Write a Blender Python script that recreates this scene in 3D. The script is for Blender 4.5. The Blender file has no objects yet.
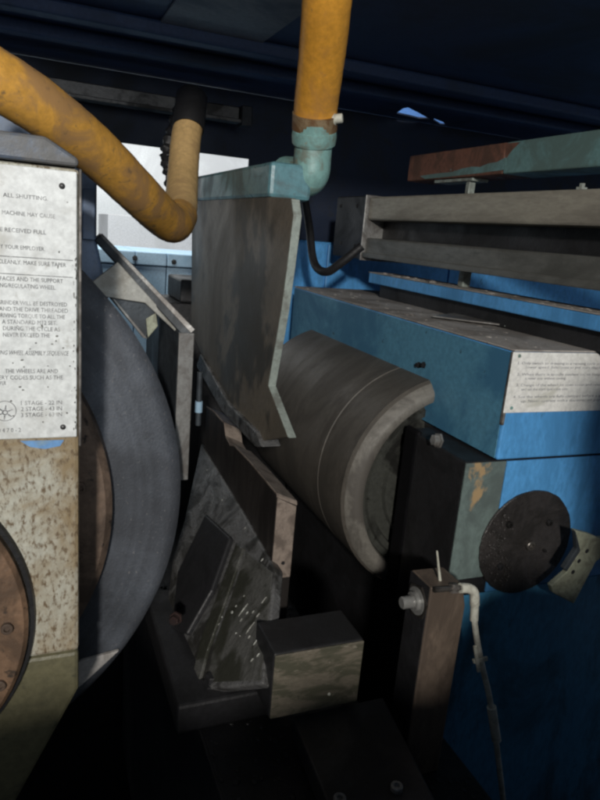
import bpy, bmesh, math, random
from mathutils import Vector, Matrix
random.seed(7)
R = math.radians
scene = bpy.context.scene

# ------------------------------------------------------------------ camera
F = 655.0                                    # focal length for a 600 px wide picture
def _n(v): return Vector(v).normalized()
_dY = _n((31-300, 400-210, F))               # the wheel axes run along world Y
_dX = Vector((1930-300, 400-376, F)); _dX = (_dX - _dY*_dX.dot(_dY)).normalized()
_dZ = _dX.cross(_dY)
if _dZ.y < 0: _dZ = -_dZ
CAM = Vector((0, 0, 1.35))
RIGHT = Vector((_dX.x, _dY.x, _dZ.x)); UP = Vector((_dX.y, _dY.y, _dZ.y)); FWD = Vector((_dX.z, _dY.z, _dZ.z))
cam_data = bpy.data.cameras.new('camera')
cam = bpy.data.objects.new('camera', cam_data); scene.collection.objects.link(cam)
m = Matrix.Identity(4)
for i in range(3):
    m[i][0], m[i][1], m[i][2], m[i][3] = RIGHT[i], UP[i], -FWD[i], CAM[i]
cam.matrix_world = m
cam_data.sensor_fit = 'HORIZONTAL'; cam_data.sensor_width = 36; cam_data.lens = 36*F/600
cam_data.clip_start = 0.01; cam_data.clip_end = 100
scene.camera = cam

# ------------------------------------------------------------------ light
world = bpy.data.worlds.new('World'); scene.world = world; world.use_nodes = True
bg = world.node_tree.nodes['Background']
bg.inputs[0].default_value = (0.62, 0.78, 1.0, 1); bg.inputs[1].default_value = 0.105
def lamp(name, kind, loc, target, energy, color, **kw):
    d = bpy.data.lights.new(name, kind); d.energy = energy; d.color = color
    for k, v in kw.items(): setattr(d, k, v)
    o = bpy.data.objects.new(name, d); scene.collection.objects.link(o)
    o.location = loc
    o.rotation_euler = (Vector(target)-Vector(loc)).to_track_quat('-Z', 'Y').to_euler()
    return o
KEY = (-0.40, -1.20, 1.80)
lamp('workshop_window_light', 'SPOT', KEY, (0.25, 0.6, 1.15), 112, (1.0, 0.95, 0.88), spot_size=R(70), spot_blend=0.3, shadow_soft_size=0.05)
lamp('soft_fill_light', 'AREA', (0.12, -1.5, 1.70), (0.15, 0.6, 1.2), 12.5, (0.84, 0.92, 1.0), size=1.1)  # added fill lamp behind the camera, softly lifts the shade
lamp('rear_fill_lamp', 'AREA', (0.0, 1.75, 2.7), (0.1, 2.5, 1.2), 48, (0.95, 0.98, 0.95), size=0.5)  # added lamp that brightens the wall and cabinet behind the hood
scene.view_settings.view_transform = 'Standard'; scene.view_settings.look = 'None'
scene.view_settings.exposure = 0.0; scene.view_settings.gamma = 1.0
scene.view_settings.use_curve_mapping = False
scene.render.engine = 'CYCLES'; scene.cycles.filter_width = 2.4

# ------------------------------------------------------------------ helpers
def ray(px, py): return (RIGHT*(px-300) + UP*(400-py) + FWD*F)/F
def on(px, py, ax, val):
    r = ray(px, py); return CAM + r*((val-CAM[ax])/r[ax])
def oy(px, py, y): return on(px, py, 1, y)
def ox(px, py, x): return on(px, py, 0, x)
def oz(px, py, z): return on(px, py, 2, z)
def dep(px, py, d): return CAM + ray(px, py)*d

def link(o, parent=None):
    scene.collection.objects.link(o)
    if parent is not None:
        o.parent = parent; o.matrix_parent_inverse = parent.matrix_world.inverted()
    return o
def tag(o, label, cat, group=None):
    o['label'] = label; o['category'] = cat
    if group: o['group'] = group
    return o
def thing(name, loc, label, cat, group=None):
    o = bpy.data.objects.new(name, None); o.empty_display_size = .03
    scene.collection.objects.link(o); o.location = loc
    bpy.context.view_layer.update()
    return tag(o, label, cat, group)
def struct(o): o['kind'] = 'structure'; return o
def finish(name, bm, mat, parent=None, smooth=False, bevel=0, seg=2):
    bmesh.ops.remove_doubles(bm, verts=bm.verts, dist=1e-6)
    bmesh.ops.recalc_face_normals(bm, faces=bm.faces)
    if bevel:
        ed = [e for e in bm.edges if len(e.link_faces) == 2 and e.calc_face_angle(0) > 0.5]
        bmesh.ops.bevel(bm, geom=ed, offset=bevel, segments=seg, profile=0.5, affect='EDGES', clamp_overlap=True)
    me = bpy.data.meshes.new(name); bm.to_mesh(me); bm.free()
    for p in me.polygons: p.use_smooth = smooth
    if smooth:
        try: me.set_sharp_from_angle(angle=R(35))
        except Exception: pass
    me.materials.append(mat)
    return link(bpy.data.objects.new(name, me), parent)
def prism(name, pts, vec, mat, parent=None, bevel=.0015, smooth=False):
    bm = bmesh.new(); vec = Vector(vec)
    a = [bm.verts.new(Vector(p)) for p in pts]; b = [bm.verts.new(Vector(p)+vec) for p in pts]
    bm.faces.new(a); bm.faces.new(b[::-1]); n = len(a)
    for i in range(n): bm.faces.new((a[i], a[(i+1) % n], b[(i+1) % n], b[i]))
    return finish(name, bm, mat, parent, smooth, bevel)
def box(name, x, y, z, mat, parent=None, bevel=.0015):
    return prism(name, [(x[0], y[0], z[0]), (x[1], y[0], z[0]), (x[1], y[0], z[1]), (x[0], y[0], z[1])], (0, y[1]-y[0], 0), mat, parent, bevel)
def frame_for(d):
    d = d.normalized(); u = d.orthogonal().normalized(); return u, d.cross(u)
def lathe(name, origin, axis, prof, mat, parent=None, n=64, rough=0.0):
    """prof: list of (distance along axis, radius)"""
    bm = bmesh.new(); axis = Vector(axis).normalized(); u, v = frame_for(axis); o = Vector(origin); rings = []
    for t, r in prof:
        if r <= 1e-7: rings.append([bm.verts.new(o+axis*t)])
        else: rings.append([bm.verts.new(o+axis*t+(u*math.cos(a)+v*math.sin(a))*(r+random.uniform(-rough, rough))) for a in [2*math.pi*k/n for k in range(n)]])
    for A, B in zip(rings, rings[1:]):
        for k in range(n):
            k2 = (k+1) % n
            if len(A) == 1 and len(B) == 1: continue
            if len(A) == 1: bm.faces.new((A[0], B[k], B[k2]))
            elif len(B) == 1: bm.faces.new((A[k], B[0], A[k2]))
            else: bm.faces.new((A[k], B[k], B[k2], A[k2]))
    return finish(name, bm, mat, parent, True)
def catmull(P, n=10):
    P = [Vector(p) for p in P]; Q = [P[0]*2-P[1]] + P + [P[-1]*2-P[-2]]; out = []
    for i in range(1, len(Q)-2):
        for k in range(n):
            t = k/n
            out.append(.5*((2*Q[i]) + (Q[i+1]-Q[i-1])*t + (2*Q[i-1]-5*Q[i]+4*Q[i+1]-Q[i+2])*t*t + (3*Q[i]-Q[i-1]-3*Q[i+1]+Q[i+2])*t**3))
    out.append(P[-1]); return out
def tube(name, path, rad, mat, parent=None, n=24, smooth_path=True, wob=0.0):
    pts = catmull(path) if smooth_path else [Vector(p) for p in path]
    rads = rad if callable(rad) else (lambda t: rad)
    bm = bmesh.new(); rings = []; d0 = (pts[1]-pts[0]).normalized(); u, v = frame_for(d0)
    for i, p in enumerate(pts):
        d = (pts[min(i+1, len(pts)-1)]-pts[max(i-1, 0)]).normalized()
        u = (u - d*u.dot(d)).normalized(); v = d.cross(u); r = rads(i/(len(pts)-1))
        rings.append([bm.verts.new(p+(u*math.cos(a)+v*math.sin(a))*(r+random.uniform(-wob, wob))) for a in [2*math.pi*k/n for k in range(n)]])
    for A, B in zip(rings, rings[1:]):
        for k in range(n): bm.faces.new((A[k], B[k], B[(k+1) % n], A[(k+1) % n]))
    bm.faces.new(rings[0][::-1]); bm.faces.new(rings[-1])
    return finish(name, bm, mat, parent, True)
def hexbolt(name, c, axis, r, h, mat, parent=None, socket=False, n=6):
    axis = Vector(axis).normalized()
    if socket: return lathe(name, c, axis, [(0, r), (h*.85, r), (h, r*.88), (h, r*.5), (h*.35, r*.5), (h*.35, 0)], mat, parent, 20)
    return lathe(name, c, axis, [(-.001, r*1.35), (h*.2, r*1.35), (h*.2, r), (h*.9, r), (h, r*.85), (h, 0)], mat, parent, n)

# ------------------------------------------------------------------ materials
def mat(name, base, dirt=None, dirt_amt=.5, dirt_scale=12, rough=.55, metal=0.0, bump=.15, fine=180,
        spots=None, spot_scale=60, spot_amt=.4, stretch=(1, 1, 1), spec=.5, coat=0, soft=.05):
    M = bpy.data.materials.new(name); M.use_nodes = True; nt = M.node_tree; N = nt.nodes; L = nt.links
    B = N['Principled BSDF']; tc = N.new('ShaderNodeTexCoord'); mp = N.new('ShaderNodeMapping')
    geo = N.new('ShaderNodeNewGeometry'); L.new(geo.outputs['Position'], mp.inputs['Vector']); mp.inputs['Scale'].default_value = stretch
    def noise(sc, det=6, rg=.6, dist=0):
        t = N.new('ShaderNodeTexNoise'); t.inputs['Scale'].default_value = sc; t.inputs['Detail'].default_value = det
        t.inputs['Roughness'].default_value = rg; t.inputs['Distortion'].default_value = dist
        L.new(mp.outputs[0], t.inputs['Vector']); return t.outputs['Fac']
    def ramp(src, a, b):
        r = N.new('ShaderNodeMapRange'); r.inputs['From Min'].default_value = a; r.inputs['From Max'].default_value = b
        r.interpolation_type = 'SMOOTHSTEP'; L.new(src, r.inputs['Value']); return r.outputs['Result']
    def mix(fac, c1, c2):
        x = N.new('ShaderNodeMix'); x.data_type = 'RGBA'
        for s, c in ((x.inputs[6], c1), (x.inputs[7], c2)):
            if isinstance(c, tuple): s.default_value = (*c, 1)
            else: L.new(c, s)
        L.new(fac, x.inputs[0]); return x.outputs[2]
    n1 = noise(dirt_scale, 8, .65, .6); n2 = noise(fine, 4, .7)
    vary = mix(ramp(n2, .25, .75), tuple(c*.82 for c in base), tuple(min(1, c*1.16) for c in base))
    col = vary
    if dirt:
        th = .72 - .44*dirt_amt
        d = ramp(n1, th-.07, th+.09)
        col = mix(d, vary, dirt)
        n3 = noise(dirt_scale*5.5, 6, .7, .3); col = mix(ramp(n3, .62-.1*dirt_amt, .74), col, dirt)
    if spots:
        n4 = noise(spot_scale, 5, .62, .2); th = .74-.42*spot_amt
        col = mix(ramp(n4, th-.02, th+soft), col, spots)
    L.new(col, B.inputs['Base Color'])
    rr = N.new('ShaderNodeMapRange'); rr.inputs['To Min'].default_value = max(.05, rough-.16); rr.inputs['To Max'].default_value = min(1, rough+.16)
    rr.inputs['From Min'].default_value = .3; rr.inputs['From Max'].default_value = .7; L.new(n1, rr.inputs['Value']); L.new(rr.outputs[0], B.inputs['Roughness'])
    B.inputs['Metallic'].default_value = metal; B.inputs['Specular IOR Level'].default_value = spec
    B.inputs['Coat Weight'].default_value = coat
    if bump:
        b = N.new('ShaderNodeBump'); b.inputs['Strength'].default_value = bump; b.inputs['Distance'].default_value = .002
        ad = N.new('ShaderNodeMath'); ad.operation = 'ADD'; L.new(n1, ad.inputs[0]); L.new(n2, ad.inputs[1]); L.new(ad.outputs[0], b.inputs['Height'])
        L.new(b.outputs[0], B.inputs['Normal'])
    return M
NAVY = mat('navy_sheet', (.012, .022, .05), (.02, .022, .026), .4, 5, .55, bump=.08)
NAVY_ROOF = mat('navy_roof', (.036, .062, .135), (.036, .05, .08), .4, 4, .6, bump=.06)
STEELBAR = mat('dull_steel', (.14, .13, .12), (.05, .045, .04), .5, 20, .45, .7)
WALL = mat('white_wall', (.85, .86, .88), (.70, .70, .71), .5, 2, .8, bump=.03)
WALL2 = mat('white_board', (.66, .65, .66), (.56, .55, .55), .4, 3, .7, bump=.03)
PALEBLUE = mat('pale_blue_paint', (.34, .48, .60), (.28, .42, .55), .45, 7, .5, bump=.05)
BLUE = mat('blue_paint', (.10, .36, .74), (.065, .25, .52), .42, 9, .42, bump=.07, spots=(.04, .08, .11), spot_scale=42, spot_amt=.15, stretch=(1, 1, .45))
BLUE_DK = mat('shaded_grimy_blue', (.075, .30, .52), (.035, .12, .18), .45, 8, .45, bump=.1, stretch=(1, 1, .4))  # grimy blue, darkened to paint in shade on the lower front
BLUE_SIDE = mat('shaded_side_blue', (.095, .27, .40), (.05, .17, .29), .5, 8, .45, bump=.08, spots=(.03, .05, .07), spot_scale=60, spot_amt=.13)  # duller blue: patchy shade on the left face put into the colour
DUST = mat('dusty_grey', (.40, .375, .35), (.22, .20, .18), .45, 14, .8, bump=.3, spots=(.11, .09, .08), spot_scale=90, spot_amt=.2)
CREAM = mat('chipped_cream_paint', (.43, .425, .36), (.24, .18, .10), .40, 13, .6, bump=.25, spots=(.13, .09, .05), spot_scale=300, spot_amt=.6, stretch=(1, 1, .55), soft=.18)
OLIVE = mat('olive_grime', (.13, .12, .07), (.05, .05, .035), .5, 10, .5, bump=.2)
CAPM = mat('rusty_cap', (.19, .115, .07), (.085, .052, .032), .5, 14, .55, bump=.3, spots=(.04, .028, .02), spot_scale=80, spot_amt=.3)
FLANGE = mat('brown_flange', (.19, .135, .10), (.085, .06, .045), .5, 16, .5, .2, bump=.25, spots=(.035, .028, .024), spot_scale=60, spot_amt=.28)
ABRAS = mat('abrasive_grey', (.088, .099, .118), (.06, .066, .078), .5, 7, .6, bump=.45, fine=420, spots=(.15, .15, .155), spot_scale=300, spot_amt=.26)
WHITE = mat('worn_sign_white', (.64, .66, .65), (.47, .47, .44), .3, 16, .45, bump=.06, spots=(.12, .11, .10), spot_scale=150, spot_amt=.13)
WHITE2 = mat('sign_white', (.80, .80, .77), (.58, .58, .52), .3, 20, .5, bump=.05)
INK = mat('ink', (.075, .075, .08), (.36, .36, .36), .4, 160, .7, bump=0)
INK2 = mat('faded_ink', (.16, .17, .20), (.45, .46, .47), .4, 150, .7, bump=0)
RIVET = mat('rivet_metal', (.10, .10, .10), (.05, .05, .05), .5, 60, .45, .6)
EDGE = mat('bare_edge', (.30, .28, .26), (.12, .11, .10), .5, 50, .45, .5)
HOSE = mat('yellow_hose', (.62, .29, .035), (.46, .22, .05), .45, 16, .5, bump=.05, spots=(.20, .12, .06), spot_scale=40, spot_amt=.14)
HOSE_G = mat('grimy_yellow_hose', (.58, .30, .055), (.36, .20, .075), .5, 26, .55, bump=.06, spots=(.20, .125, .06), spot_scale=120, spot_amt=.36, soft=.14)
GREEN = mat('green_fitting_paint', (.18, .33, .31), (.14, .17, .14), .4, 35, .5, bump=.2, spots=(.25, .20, .13), spot_scale=90, spot_amt=.2)
TEAL = mat('teal_paint', (.10, .22, .25), (.08, .13, .14), .45, 22, .4, bump=.12, spots=(.26, .28, .26), spot_scale=80, spot_amt=.1)
CLAMP = mat('rusty_clamp', (.30, .22, .13), (.17, .09, .04), .55, 60, .5, .4)
PLATE = mat('dappled_oily_plate', (.15, .128, .098), (.095, .082, .063), .5, 6, .5, .1, bump=.1, spots=(.06, .054, .044), spot_scale=6.5, spot_amt=.53, stretch=(1, 1, .8), soft=.03)  # its big dark spots paint dappled shade over the brown
PLATE_E = mat('worn_plate_edge', (.29, .33, .30), (.18, .19, .17), .5, 45, .5, .1)
DARKST = mat('dark_steel', (.045, .045, .047), (.022, .021, .02), .5, 18, .42, .5, bump=.2)
WETST = mat('wet_dark_steel', (.16, .16, .16), (.04, .039, .036), .48, 26, .32, .25, bump=.8)
WETGR = mat('wet_mossy_steel', (.13, .13, .122), (.045, .046, .036), .5, 24, .3, .25, bump=.5, stretch=(1, 1, .6))
BAREST = mat('bare_grey_steel', (.30, .30, .29), (.16, .15, .14), .5, 25, .42, .45)
CARBIDE = mat('bare_brownish_steel', (.30, .245, .205), (.15, .12, .10), .5, 40, .5, .2)
BLADE = mat('oily_blade', (.06, .052, .048), (.03, .026, .024), .5, 20, .4, .4, stretch=(1, 1, .3))
MOSS = mat('mossy_block', (.135, .118, .09), (.06, .058, .038), .5, 30, .6, bump=.3, spots=(.21, .19, .15), spot_scale=110, spot_amt=.2, stretch=(1, 1, 3))
BLACK = mat('oily_black', (.021, .021, .023), (.012, .012, .013), .5, 14, .5, 0, bump=.3, spec=.4)
PITCH = mat('pitch_black_oil', (.006, .006, .007), None, .5, 14, .7, 0, bump=.1, spec=.1)
RWHEEL = mat('rubber_bond_wheel', (.105, .094, .08), (.072, .064, .054), .5, 7, .55, 0, bump=.14, stretch=(.9, 2.2, .9), spots=(.055, .05, .043), spot_scale=9, spot_amt=.35, soft=.15)
RWRIM = mat('wheel_face', (.17, .16, .14), (.09, .082, .072), .5, 16, .6, .0)
HUB = mat('oily_hub', (.085, .088, .078), (.022, .022, .02), .5, 18, .35, .4)
GRNCORN = mat('worn_green_grey', (.15, .20, .19), (.10, .13, .125), .5, 14, .55, bump=.2, spots=(.40, .28, .15), spot_scale=22, spot_amt=.27, stretch=(1, 1, .7))
DISC = mat('oily_disc', (.045, .041, .04), (.024, .022, .021), .5, 25, .42, .2, bump=.6)
ALU = mat('dusty_aluminium', (.36, .335, .275), (.22, .20, .165), .5, 10, .55, .2, stretch=(1, .25, 1))
ALU2 = mat('dull_aluminium', (.17, .17, .155), (.10, .10, .09), .5, 12, .5, .4, stretch=(1, .3, 1))
RUST = mat('rust_patch', (.16, .07, .045), (.09, .045, .03), .5, 30, .7, bump=.3, spots=(.16, .25, .27), spot_scale=50, spot_amt=.12)
GREENBAR = mat('grey_green_bar', (.13, .24, .24), (.10, .16, .15), .5, 18, .5)
POSTM = mat('brown_post', (.17, .13, .10), (.095, .072, .056), .5, 18, .5, .2, stretch=(1, 1, .4))
CABLE = mat('grey_cable', (.55, .55, .48), (.36, .35, .30), .5, 60, .55)
NYLON = mat('nylon_tie', (.55, .55, .47), (.35, .34, .28), .4, 60, .5)
BRACK = mat('olive_bracket', (.34, .36, .27), (.2, .2, .15), .5, 40, .55, .2)
REDB = mat('red_brown_bolt', (.05, .032, .03), (.03, .025, .025), .5, 60, .3, .3)

# ------------------------------------------------------------------ setting
struct(box('workshop_wall', (-3, 3), (3.4, 3.5), (0, 3.2), WALL))
box_y = 2.75
a = oy(108, 214, box_y); b = oy(300, 232, box_y)
tag(box('white_cabinet', (a.x, b.x+.4), (box_y, box_y+.4), (.0, a.z), WALL2), 'white cabinet standing far behind the pale blue machine body', 'cabinet')
# hood over the machine: roof sheet, rear valance and rear wall of the enclosure
ROOFZ = 1.60
def hole_pts(px):
    H = [tuple(oz(x, y, ROOFZ)) for x, y in px]; hx = H[0][0]
    return [(hx+.0002, 1.33, ROOFZ), (hx+.0002, H[0][1], ROOFZ)] + H[1:] + [(hx-.0002, H[0][1], ROOFZ), (hx-.0002, 1.33, ROOFZ)]
roof = struct(prism('hood_roof', [(-.9, .16, ROOFZ), (1.5, .16, ROOFZ), (1.5, 1.33, ROOFZ)] + hole_pts([(440, 124.5), (446, 125.4), (443, 122), (434, 118.6), (433, 120)]) + hole_pts([(418, 118.5), (430, 119.2), (418, 112.5), (408, 107.5), (403, 108.5), (396, 113.5), (408, 116)]) + [(-.9, 1.33, ROOFZ)], (0, 0, .003), NAVY_ROOF, None, 0))

vz = oy(190, 152, 1.3).z
for k, yy in enumerate((.94, 1.06)):
    box('roof_rib', (-.9, 1.5), (yy, yy+.03), (ROOFZ-.018, ROOFZ-.0005), NAVY_ROOF, roof, .004)
struct(box('bed_side', (-.9, 1.45), (1.15, 1.175), (.361, 1.019), BLACK))
GREYP = mat('grey_roof_glow', (.20, .21, .23), (.10, .12, .16), .5, 4, .6, bump=.05)
box('roof_glow_patch', (oz(160, 20, ROOFZ).x, oz(290, 20, ROOFZ).x), (.5, oz(230, 46, ROOFZ).y), (ROOFZ-.004, ROOFZ-.0006), GREYP, roof, .001)  # grey sheet standing for a soft glow on the roof
xr = oy(249, 160, 1.3).x
back = struct(prism('hood_back_wall', [(-.9, 1.3, vz), (xr, 1.3, vz+.001), (xr+.001, 1.3, .3), (1.5, 1.3, .3), (1.5, 1.3, ROOFZ-.001), (-.9, 1.3, ROOFZ-.001)], (0, .004, 0), NAVY, None, 0))
tp = oy(420, 116, 2.15)
TARP = mat('blue_tarp', (.16, .36, .85), (.12, .26, .65), .4, 6, .5)
tag(box('blue_tarpaulin', (tp.x-.35, tp.x+.35), (2.15, 2.16), (.0, tp.z+.35), TARP, None, .002), 'bright blue sheet outside, glimpsed through the small torn hole in the back wall', 'tarpaulin')
struct(box('machine_bed', (-.9, 1.5), (.0, 1.29), (.30, .36), BLACK))
# steel channel across the hood, under the roof
a = oy(66, 82, 1.22); b = oy(240, 106, 1.22); c = oy(200, 118, 1.22)
ch = thing('hood_channel', (a.x, 1.22, c.z), 'grimy grey steel channel running under the navy hood above the gap', 'channel')
box('web', (a.x-.25, b.x), (1.22, 1.235), (c.z, a.z+.004), STEELBAR, ch)
box('flange', (a.x-.25, b.x), (1.205, 1.2195), (c.z, c.z+.006), STEELBAR, ch, .001)
box('end_cap', (b.x+.0005, b.x+.02), (1.205, 1.235), (c.z-.004, a.z+.006), DARKST, ch)

# pale blue machine cabinet outside the hood, seen through the rear gap
YC = 1.95
a = oy(150, 252, YC); seam = oy(150, 266, YC).z; xs = [-.6, -.02, .275, .365, .8]
body = thing('pale_blue_cabinet', (.1, YC, .0), 'pale blue painted cabinet beyond the hood, seen through the rear gap', 'cabinet')
for i in range(4):
    box('panel', (xs[i]+.001, xs[i+1]-.001), (YC, YC+.3), (seam+.0015, a.z), PALEBLUE, body, .003)
    box('panel', (xs[i]+.001, xs[i+1]-.001), (YC+.005, YC+.3), (.0, seam-.0015), PALEBLUE, body, .003)
for px, py in ((135, 258), (174, 262)):
    p = oy(px, py, YC); hexbolt('bolt', (p.x, YC, p.z), (0, -1, 0), .006, .006, DARKST, body)
# blue machine body inside the hood
a = oy(320, 240, 1.17)
col = thing('machine_column', (.8, 1.17, .4), 'deep blue machine column behind the housing and rail, inside the dark hood', 'machine body')
xl = oy(246, 300, 1.17).x
box('column_body', (xl, 1.3), (1.177, 1.29), (1.02, a.z-.003), BLUE, col, .003)
for i, (x0, x1) in enumerate(((xl+.004, .52), (.524, .80), (.804, 1.29))):
    box('panel', (x0, x1), (1.17, 1.1765), (1.03, a.z-.006), BLUE, col, .002)

# black stepped block in front of it
a = oy(163, 300, .98); b = oy(190, 345, .98)
vb = thing('valve_block', (a.x, .98, .6), 'black stepped block between guide post and coolant nozzle, before pale blue panel', 'block')
box('lower_body', (a.x-.004, b.x+.06), (.98, 1.1), (.6, a.z-.004), BLACK, vb, .003)
box('upper_step', (oy(181, 300, .98).x, b.x+.06), (.985, 1.09), (a.z-.0035, oy(181, 280, .98).z), BLACK, vb, .003)

# ------------------------------------------------------------------ left wheel guard
YG = .45
g_tr = oy(80, 156, YG); g_br = oy(82, 690, YG); g_low = oy(10, 815, YG)
XR = .0285
seamz = oy(60, 658, YG).z
gd = thing('wheel_guard', (-.1, YG, .7), 'chipped cream grinding wheel guard casting carrying a printed white sign', 'machine guard')
top_z = oy(40, 163, YG).z
prism('front_plate', [(-.42, YG, seamz+.001), (XR, YG, seamz+.004), (XR, YG, top_z-.001), (-.42, YG, top_z-.001)], (0, .045, 0), CREAM, gd, .003)
prism('lower_door', [(-.42, YG+.002, .60), (g_low.x-.04, YG+.002, .80), (g_low.x, YG+.002, g_low.z), (XR, YG+.002, g_br.z), (XR, YG+.002, seamz+.002), (-.42, YG+.002, seamz-.001)], (0, .04, 0), OLIVE, gd, .003)
TOPR = mat('chipped_blue_grey', (.075, .095, .13), (.10, .10, .10), .45, 30, .5, bump=.2, spots=(.55, .56, .56), spot_scale=70, spot_amt=.12)
prism('top_rail', [(-.42, YG-.004, top_z), (XR-.001, YG-.004, top_z), (XR-.001, YG-.004, g_tr.z-.002), (XR-.02, YG-.004, oy(40, 136, YG).z), (-.42, YG-.004, oy(0, 128, YG).z)], (0, .05, 0), TOPR, gd, .002)
# bare worn edge strip along the right border
zb = oy(80, 445, YG).z
box('edge_strip', (oy(78.5, 300, YG).x, XR+.001), (YG-.003, YG-.0004), (zb, top_z-.001), EDGE, gd, .0008)
# round bearing cap
def circ_fit(pts, y):
    import numpy as np
    A = []; b = []
    for q in pts:
        p = oy(*q, y); A.append([2*p.x, 2*p.z, 1]); b.append(p.x**2+p.z**2)
    s = np.linalg.lstsq(np.array(A), np.array(b), rcond=None)[0]
    return s[0], s[1], math.sqrt(s[2]+s[0]**2+s[1]**2)
capx, capz, capr = circ_fit([(6, 550), (20, 580), (27, 610), (28, 640), (24, 665), (12, 690)], YG-.012)
lathe('bearing_recess_ring', (capx, YG-.0005, capz), (0, -1, 0), [(0, capr+.005), (.004, capr+.004), (.004, capr+.001)], BLACK, gd, 72)
cap = lathe('bearing_cap', (capx, YG-.0005, capz), (0, -1, 0), [(0, capr), (.009, capr), (.012, capr-.003), (.012, capr*.62), (.009, capr*.6), (.009, 0)], CAPM, gd, 72)
for px, py in ((7, 627), (0, 684)):
    p = oy(px, py, YG-.012); hexbolt('cap_bolt', (p.x, YG-.0127, p.z), (0, -1, 0), .004, .003, FLANGE, cap, True)
# the printed sign with its lettering
YS = YG-.0035
s0 = oy(77, 172, YS); s1 = oy(77, 437, YS)
sign = box('sign_plate', (-.12, s0.x), (YS, YG-.0005), (s1.z, s0.z), WHITE, gd, .0006)
for px, py in ((62, 186), (63, 427)):
    p = oy(px, py, YS); lathe('rivet', (p.x, YS, p.z), (0, -1, 0), [(0, .0019), (.0006, .0018), (.0012, .0011), (.0014, 0)], RIVET, sign, 16)
def text(s, px0, px1, py, hpx, y, ink, parent, shear=0.0):
    cu = bpy.data.curves.new('lettering', 'FONT'); cu.body = s; cu.size = 1; cu.shear = shear; cu.resolution_u = 2
    tmp = bpy.data.objects.new('tmp', cu); scene.collection.objects.link(tmp); bpy.context.view_layer.update()
    me = bpy.data.meshes.new_from_object(tmp.evaluated_get(bpy.context.evaluated_depsgraph_get()))
    bpy.data.objects.remove(tmp); bpy.data.curves.remove(cu)
    xs = [v.co.x for v in me.vertices]; x0, x1 = min(xs), max(xs)
    A = oy(px0, py+hpx/2, y); Bq = oy(px1, py+hpx/2, y); T = oy(px0, py-hpx/2, y)
    sx = (Bq.x-A.x)/(x1-x0); sz = (T.z-A.z)/.70
    me.name = 'lettering'
    for v in me.vertices: v.co = Vector((A.x+(v.co.x-x0)*sx, y, A.z+v.co.y*sz))
    me.materials.append(ink)
    return link(bpy.data.objects.new('lettering', me), parent)
YT = YS-.0003
LINES = [("ALL SHUTTING.", 3, 48, 194.5), ("MACHINE MAY CAUSE", 2, 55, 212), ("E RECEIVED FULL", 0, 46, 229), ("Y YOUR EMPLOYER.", 0, 45, 246),
         ("CLEANLY. MAKE SURE TAPER", -2, 66, 261), ("FACES AND THE SUPPORT", 0, 63, 278), ("NG/REGULATING WHEEL.", 0, 56, 285),
         ("GRINDER WILL BE DESTROYED", -3, 67, 302), ("AND THE DRIVE THREADED", -1, 68, 308.5), ("DRIVING TORQUE TO ALL THE", -3, 65, 315),
         ("A STANDARD M12 SET.", 2, 57, 321.5), ("DURING THE CYCLE AS", 3, 60, 328), ("NEVER EXCEED THE", 3, 50, 334.5),
         ("THE WHEELS ARE AND", 5, 58, 371), ("ERY CODES SUCH AS THE", -1, 63, 377.5), ("OPER", -3, 6, 383),
         ("1 STAGE - 22 IN", 21, 62, 403), ("2 STAGE - 43 IN", 21, 62, 409), ("3 STAGE - 63 IN", 21, 62, 415), ("0 4 7 0 - 2", -2, 21, 430.5)]
for s, a, b, y in LINES: text(s, a, b, y, 4.2, YT, INK, sign)
text("TING WHEEL ASSEMBLY SEQUENCE", -3, 69, 352.5, 4.6, YT, INK, sign, .3)
for py in (255.5, 272.5):
    p = oy(0, py, YT); q = oy(73, py+5, YT)
    prism('rule_line', [(-.1, YT, p.z+.0002), (q.x, YT, q.z+.0002), (q.x, YT, q.z-.0002), (-.1, YT, p.z-.0002)], (0, .00015, 0), INK, sign, 0)
e = oy(5, 411, YT); er = .0068
bm = bmesh.new()
def ring2(bm, cx, cz, r0, r1, y, n=40):
    A = [bm.verts.new((cx+r0*math.cos(2*math.pi*k/n), y, cz+r0*math.sin(2*math.pi*k/n))) for k in range(n)]
    Bv = [bm.verts.new((cx+r1*math.cos(2*math.pi*k/n), y, cz+r1*math.sin(2*math.pi*k/n))) for k in range(n)]
    for k in range(n): bm.faces.new((A[k], A[(k+1) % n], Bv[(k+1) % n], Bv[k]))
ring2(bm, e.x, e.z, er, er-.0004, YT); ring2(bm, e.x, e.z-.001, .0018, .0011, YT, 16)
for k in range(6):
    an = k*math.pi/3+.4; d = Vector((math.cos(an), 0, math.sin(an))); t = Vector((-d.z, 0, d.x))*.00035; c0 = Vector((e.x, YT, e.z-.001))
    bm.faces.new([bm.verts.new(c0+d*.002+t), bm.verts.new(c0+d*.0048+t), bm.verts.new(c0+d*.0048-t), bm.verts.new(c0+d*.002-t)])
finish('emblem', bm, INK, sign)
bm = bmesh.new()                                 # scuffs and chips in the printed face
flecks = [(22, 360, 2.2, 1.2), (20, 387, 2.5, 1.2), (23, 390, 2, 1), (13, 363, 1, 1), (24, 367, 1.2, 1), (48, 387, 1, 1), (48, 366, 1.2, .8), (57, 336, 2, 1.4), (56, 341, 1.3, 1), (52, 344, 1.8, 1), (36, 343, 1.3, 1), (42, 326, 1.4, 2), (31, 337, 1.2, 1), (67, 413, 1.4, 1.2), (43, 422, 1, .8), (59, 252, 1, 1.6), (58, 267, .8, 3), (70, 366, 1, 1), (11, 401, 1.6, 1), (13, 416, 1.4, 1), (63, 348, 1.6, .9), (30, 349, 1.4, .8)]
for k in range(34): flecks.append((random.uniform(73.5, 77), random.uniform(250, 430), random.uniform(.3, 1.1), random.uniform(.8, 3.5)))
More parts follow.
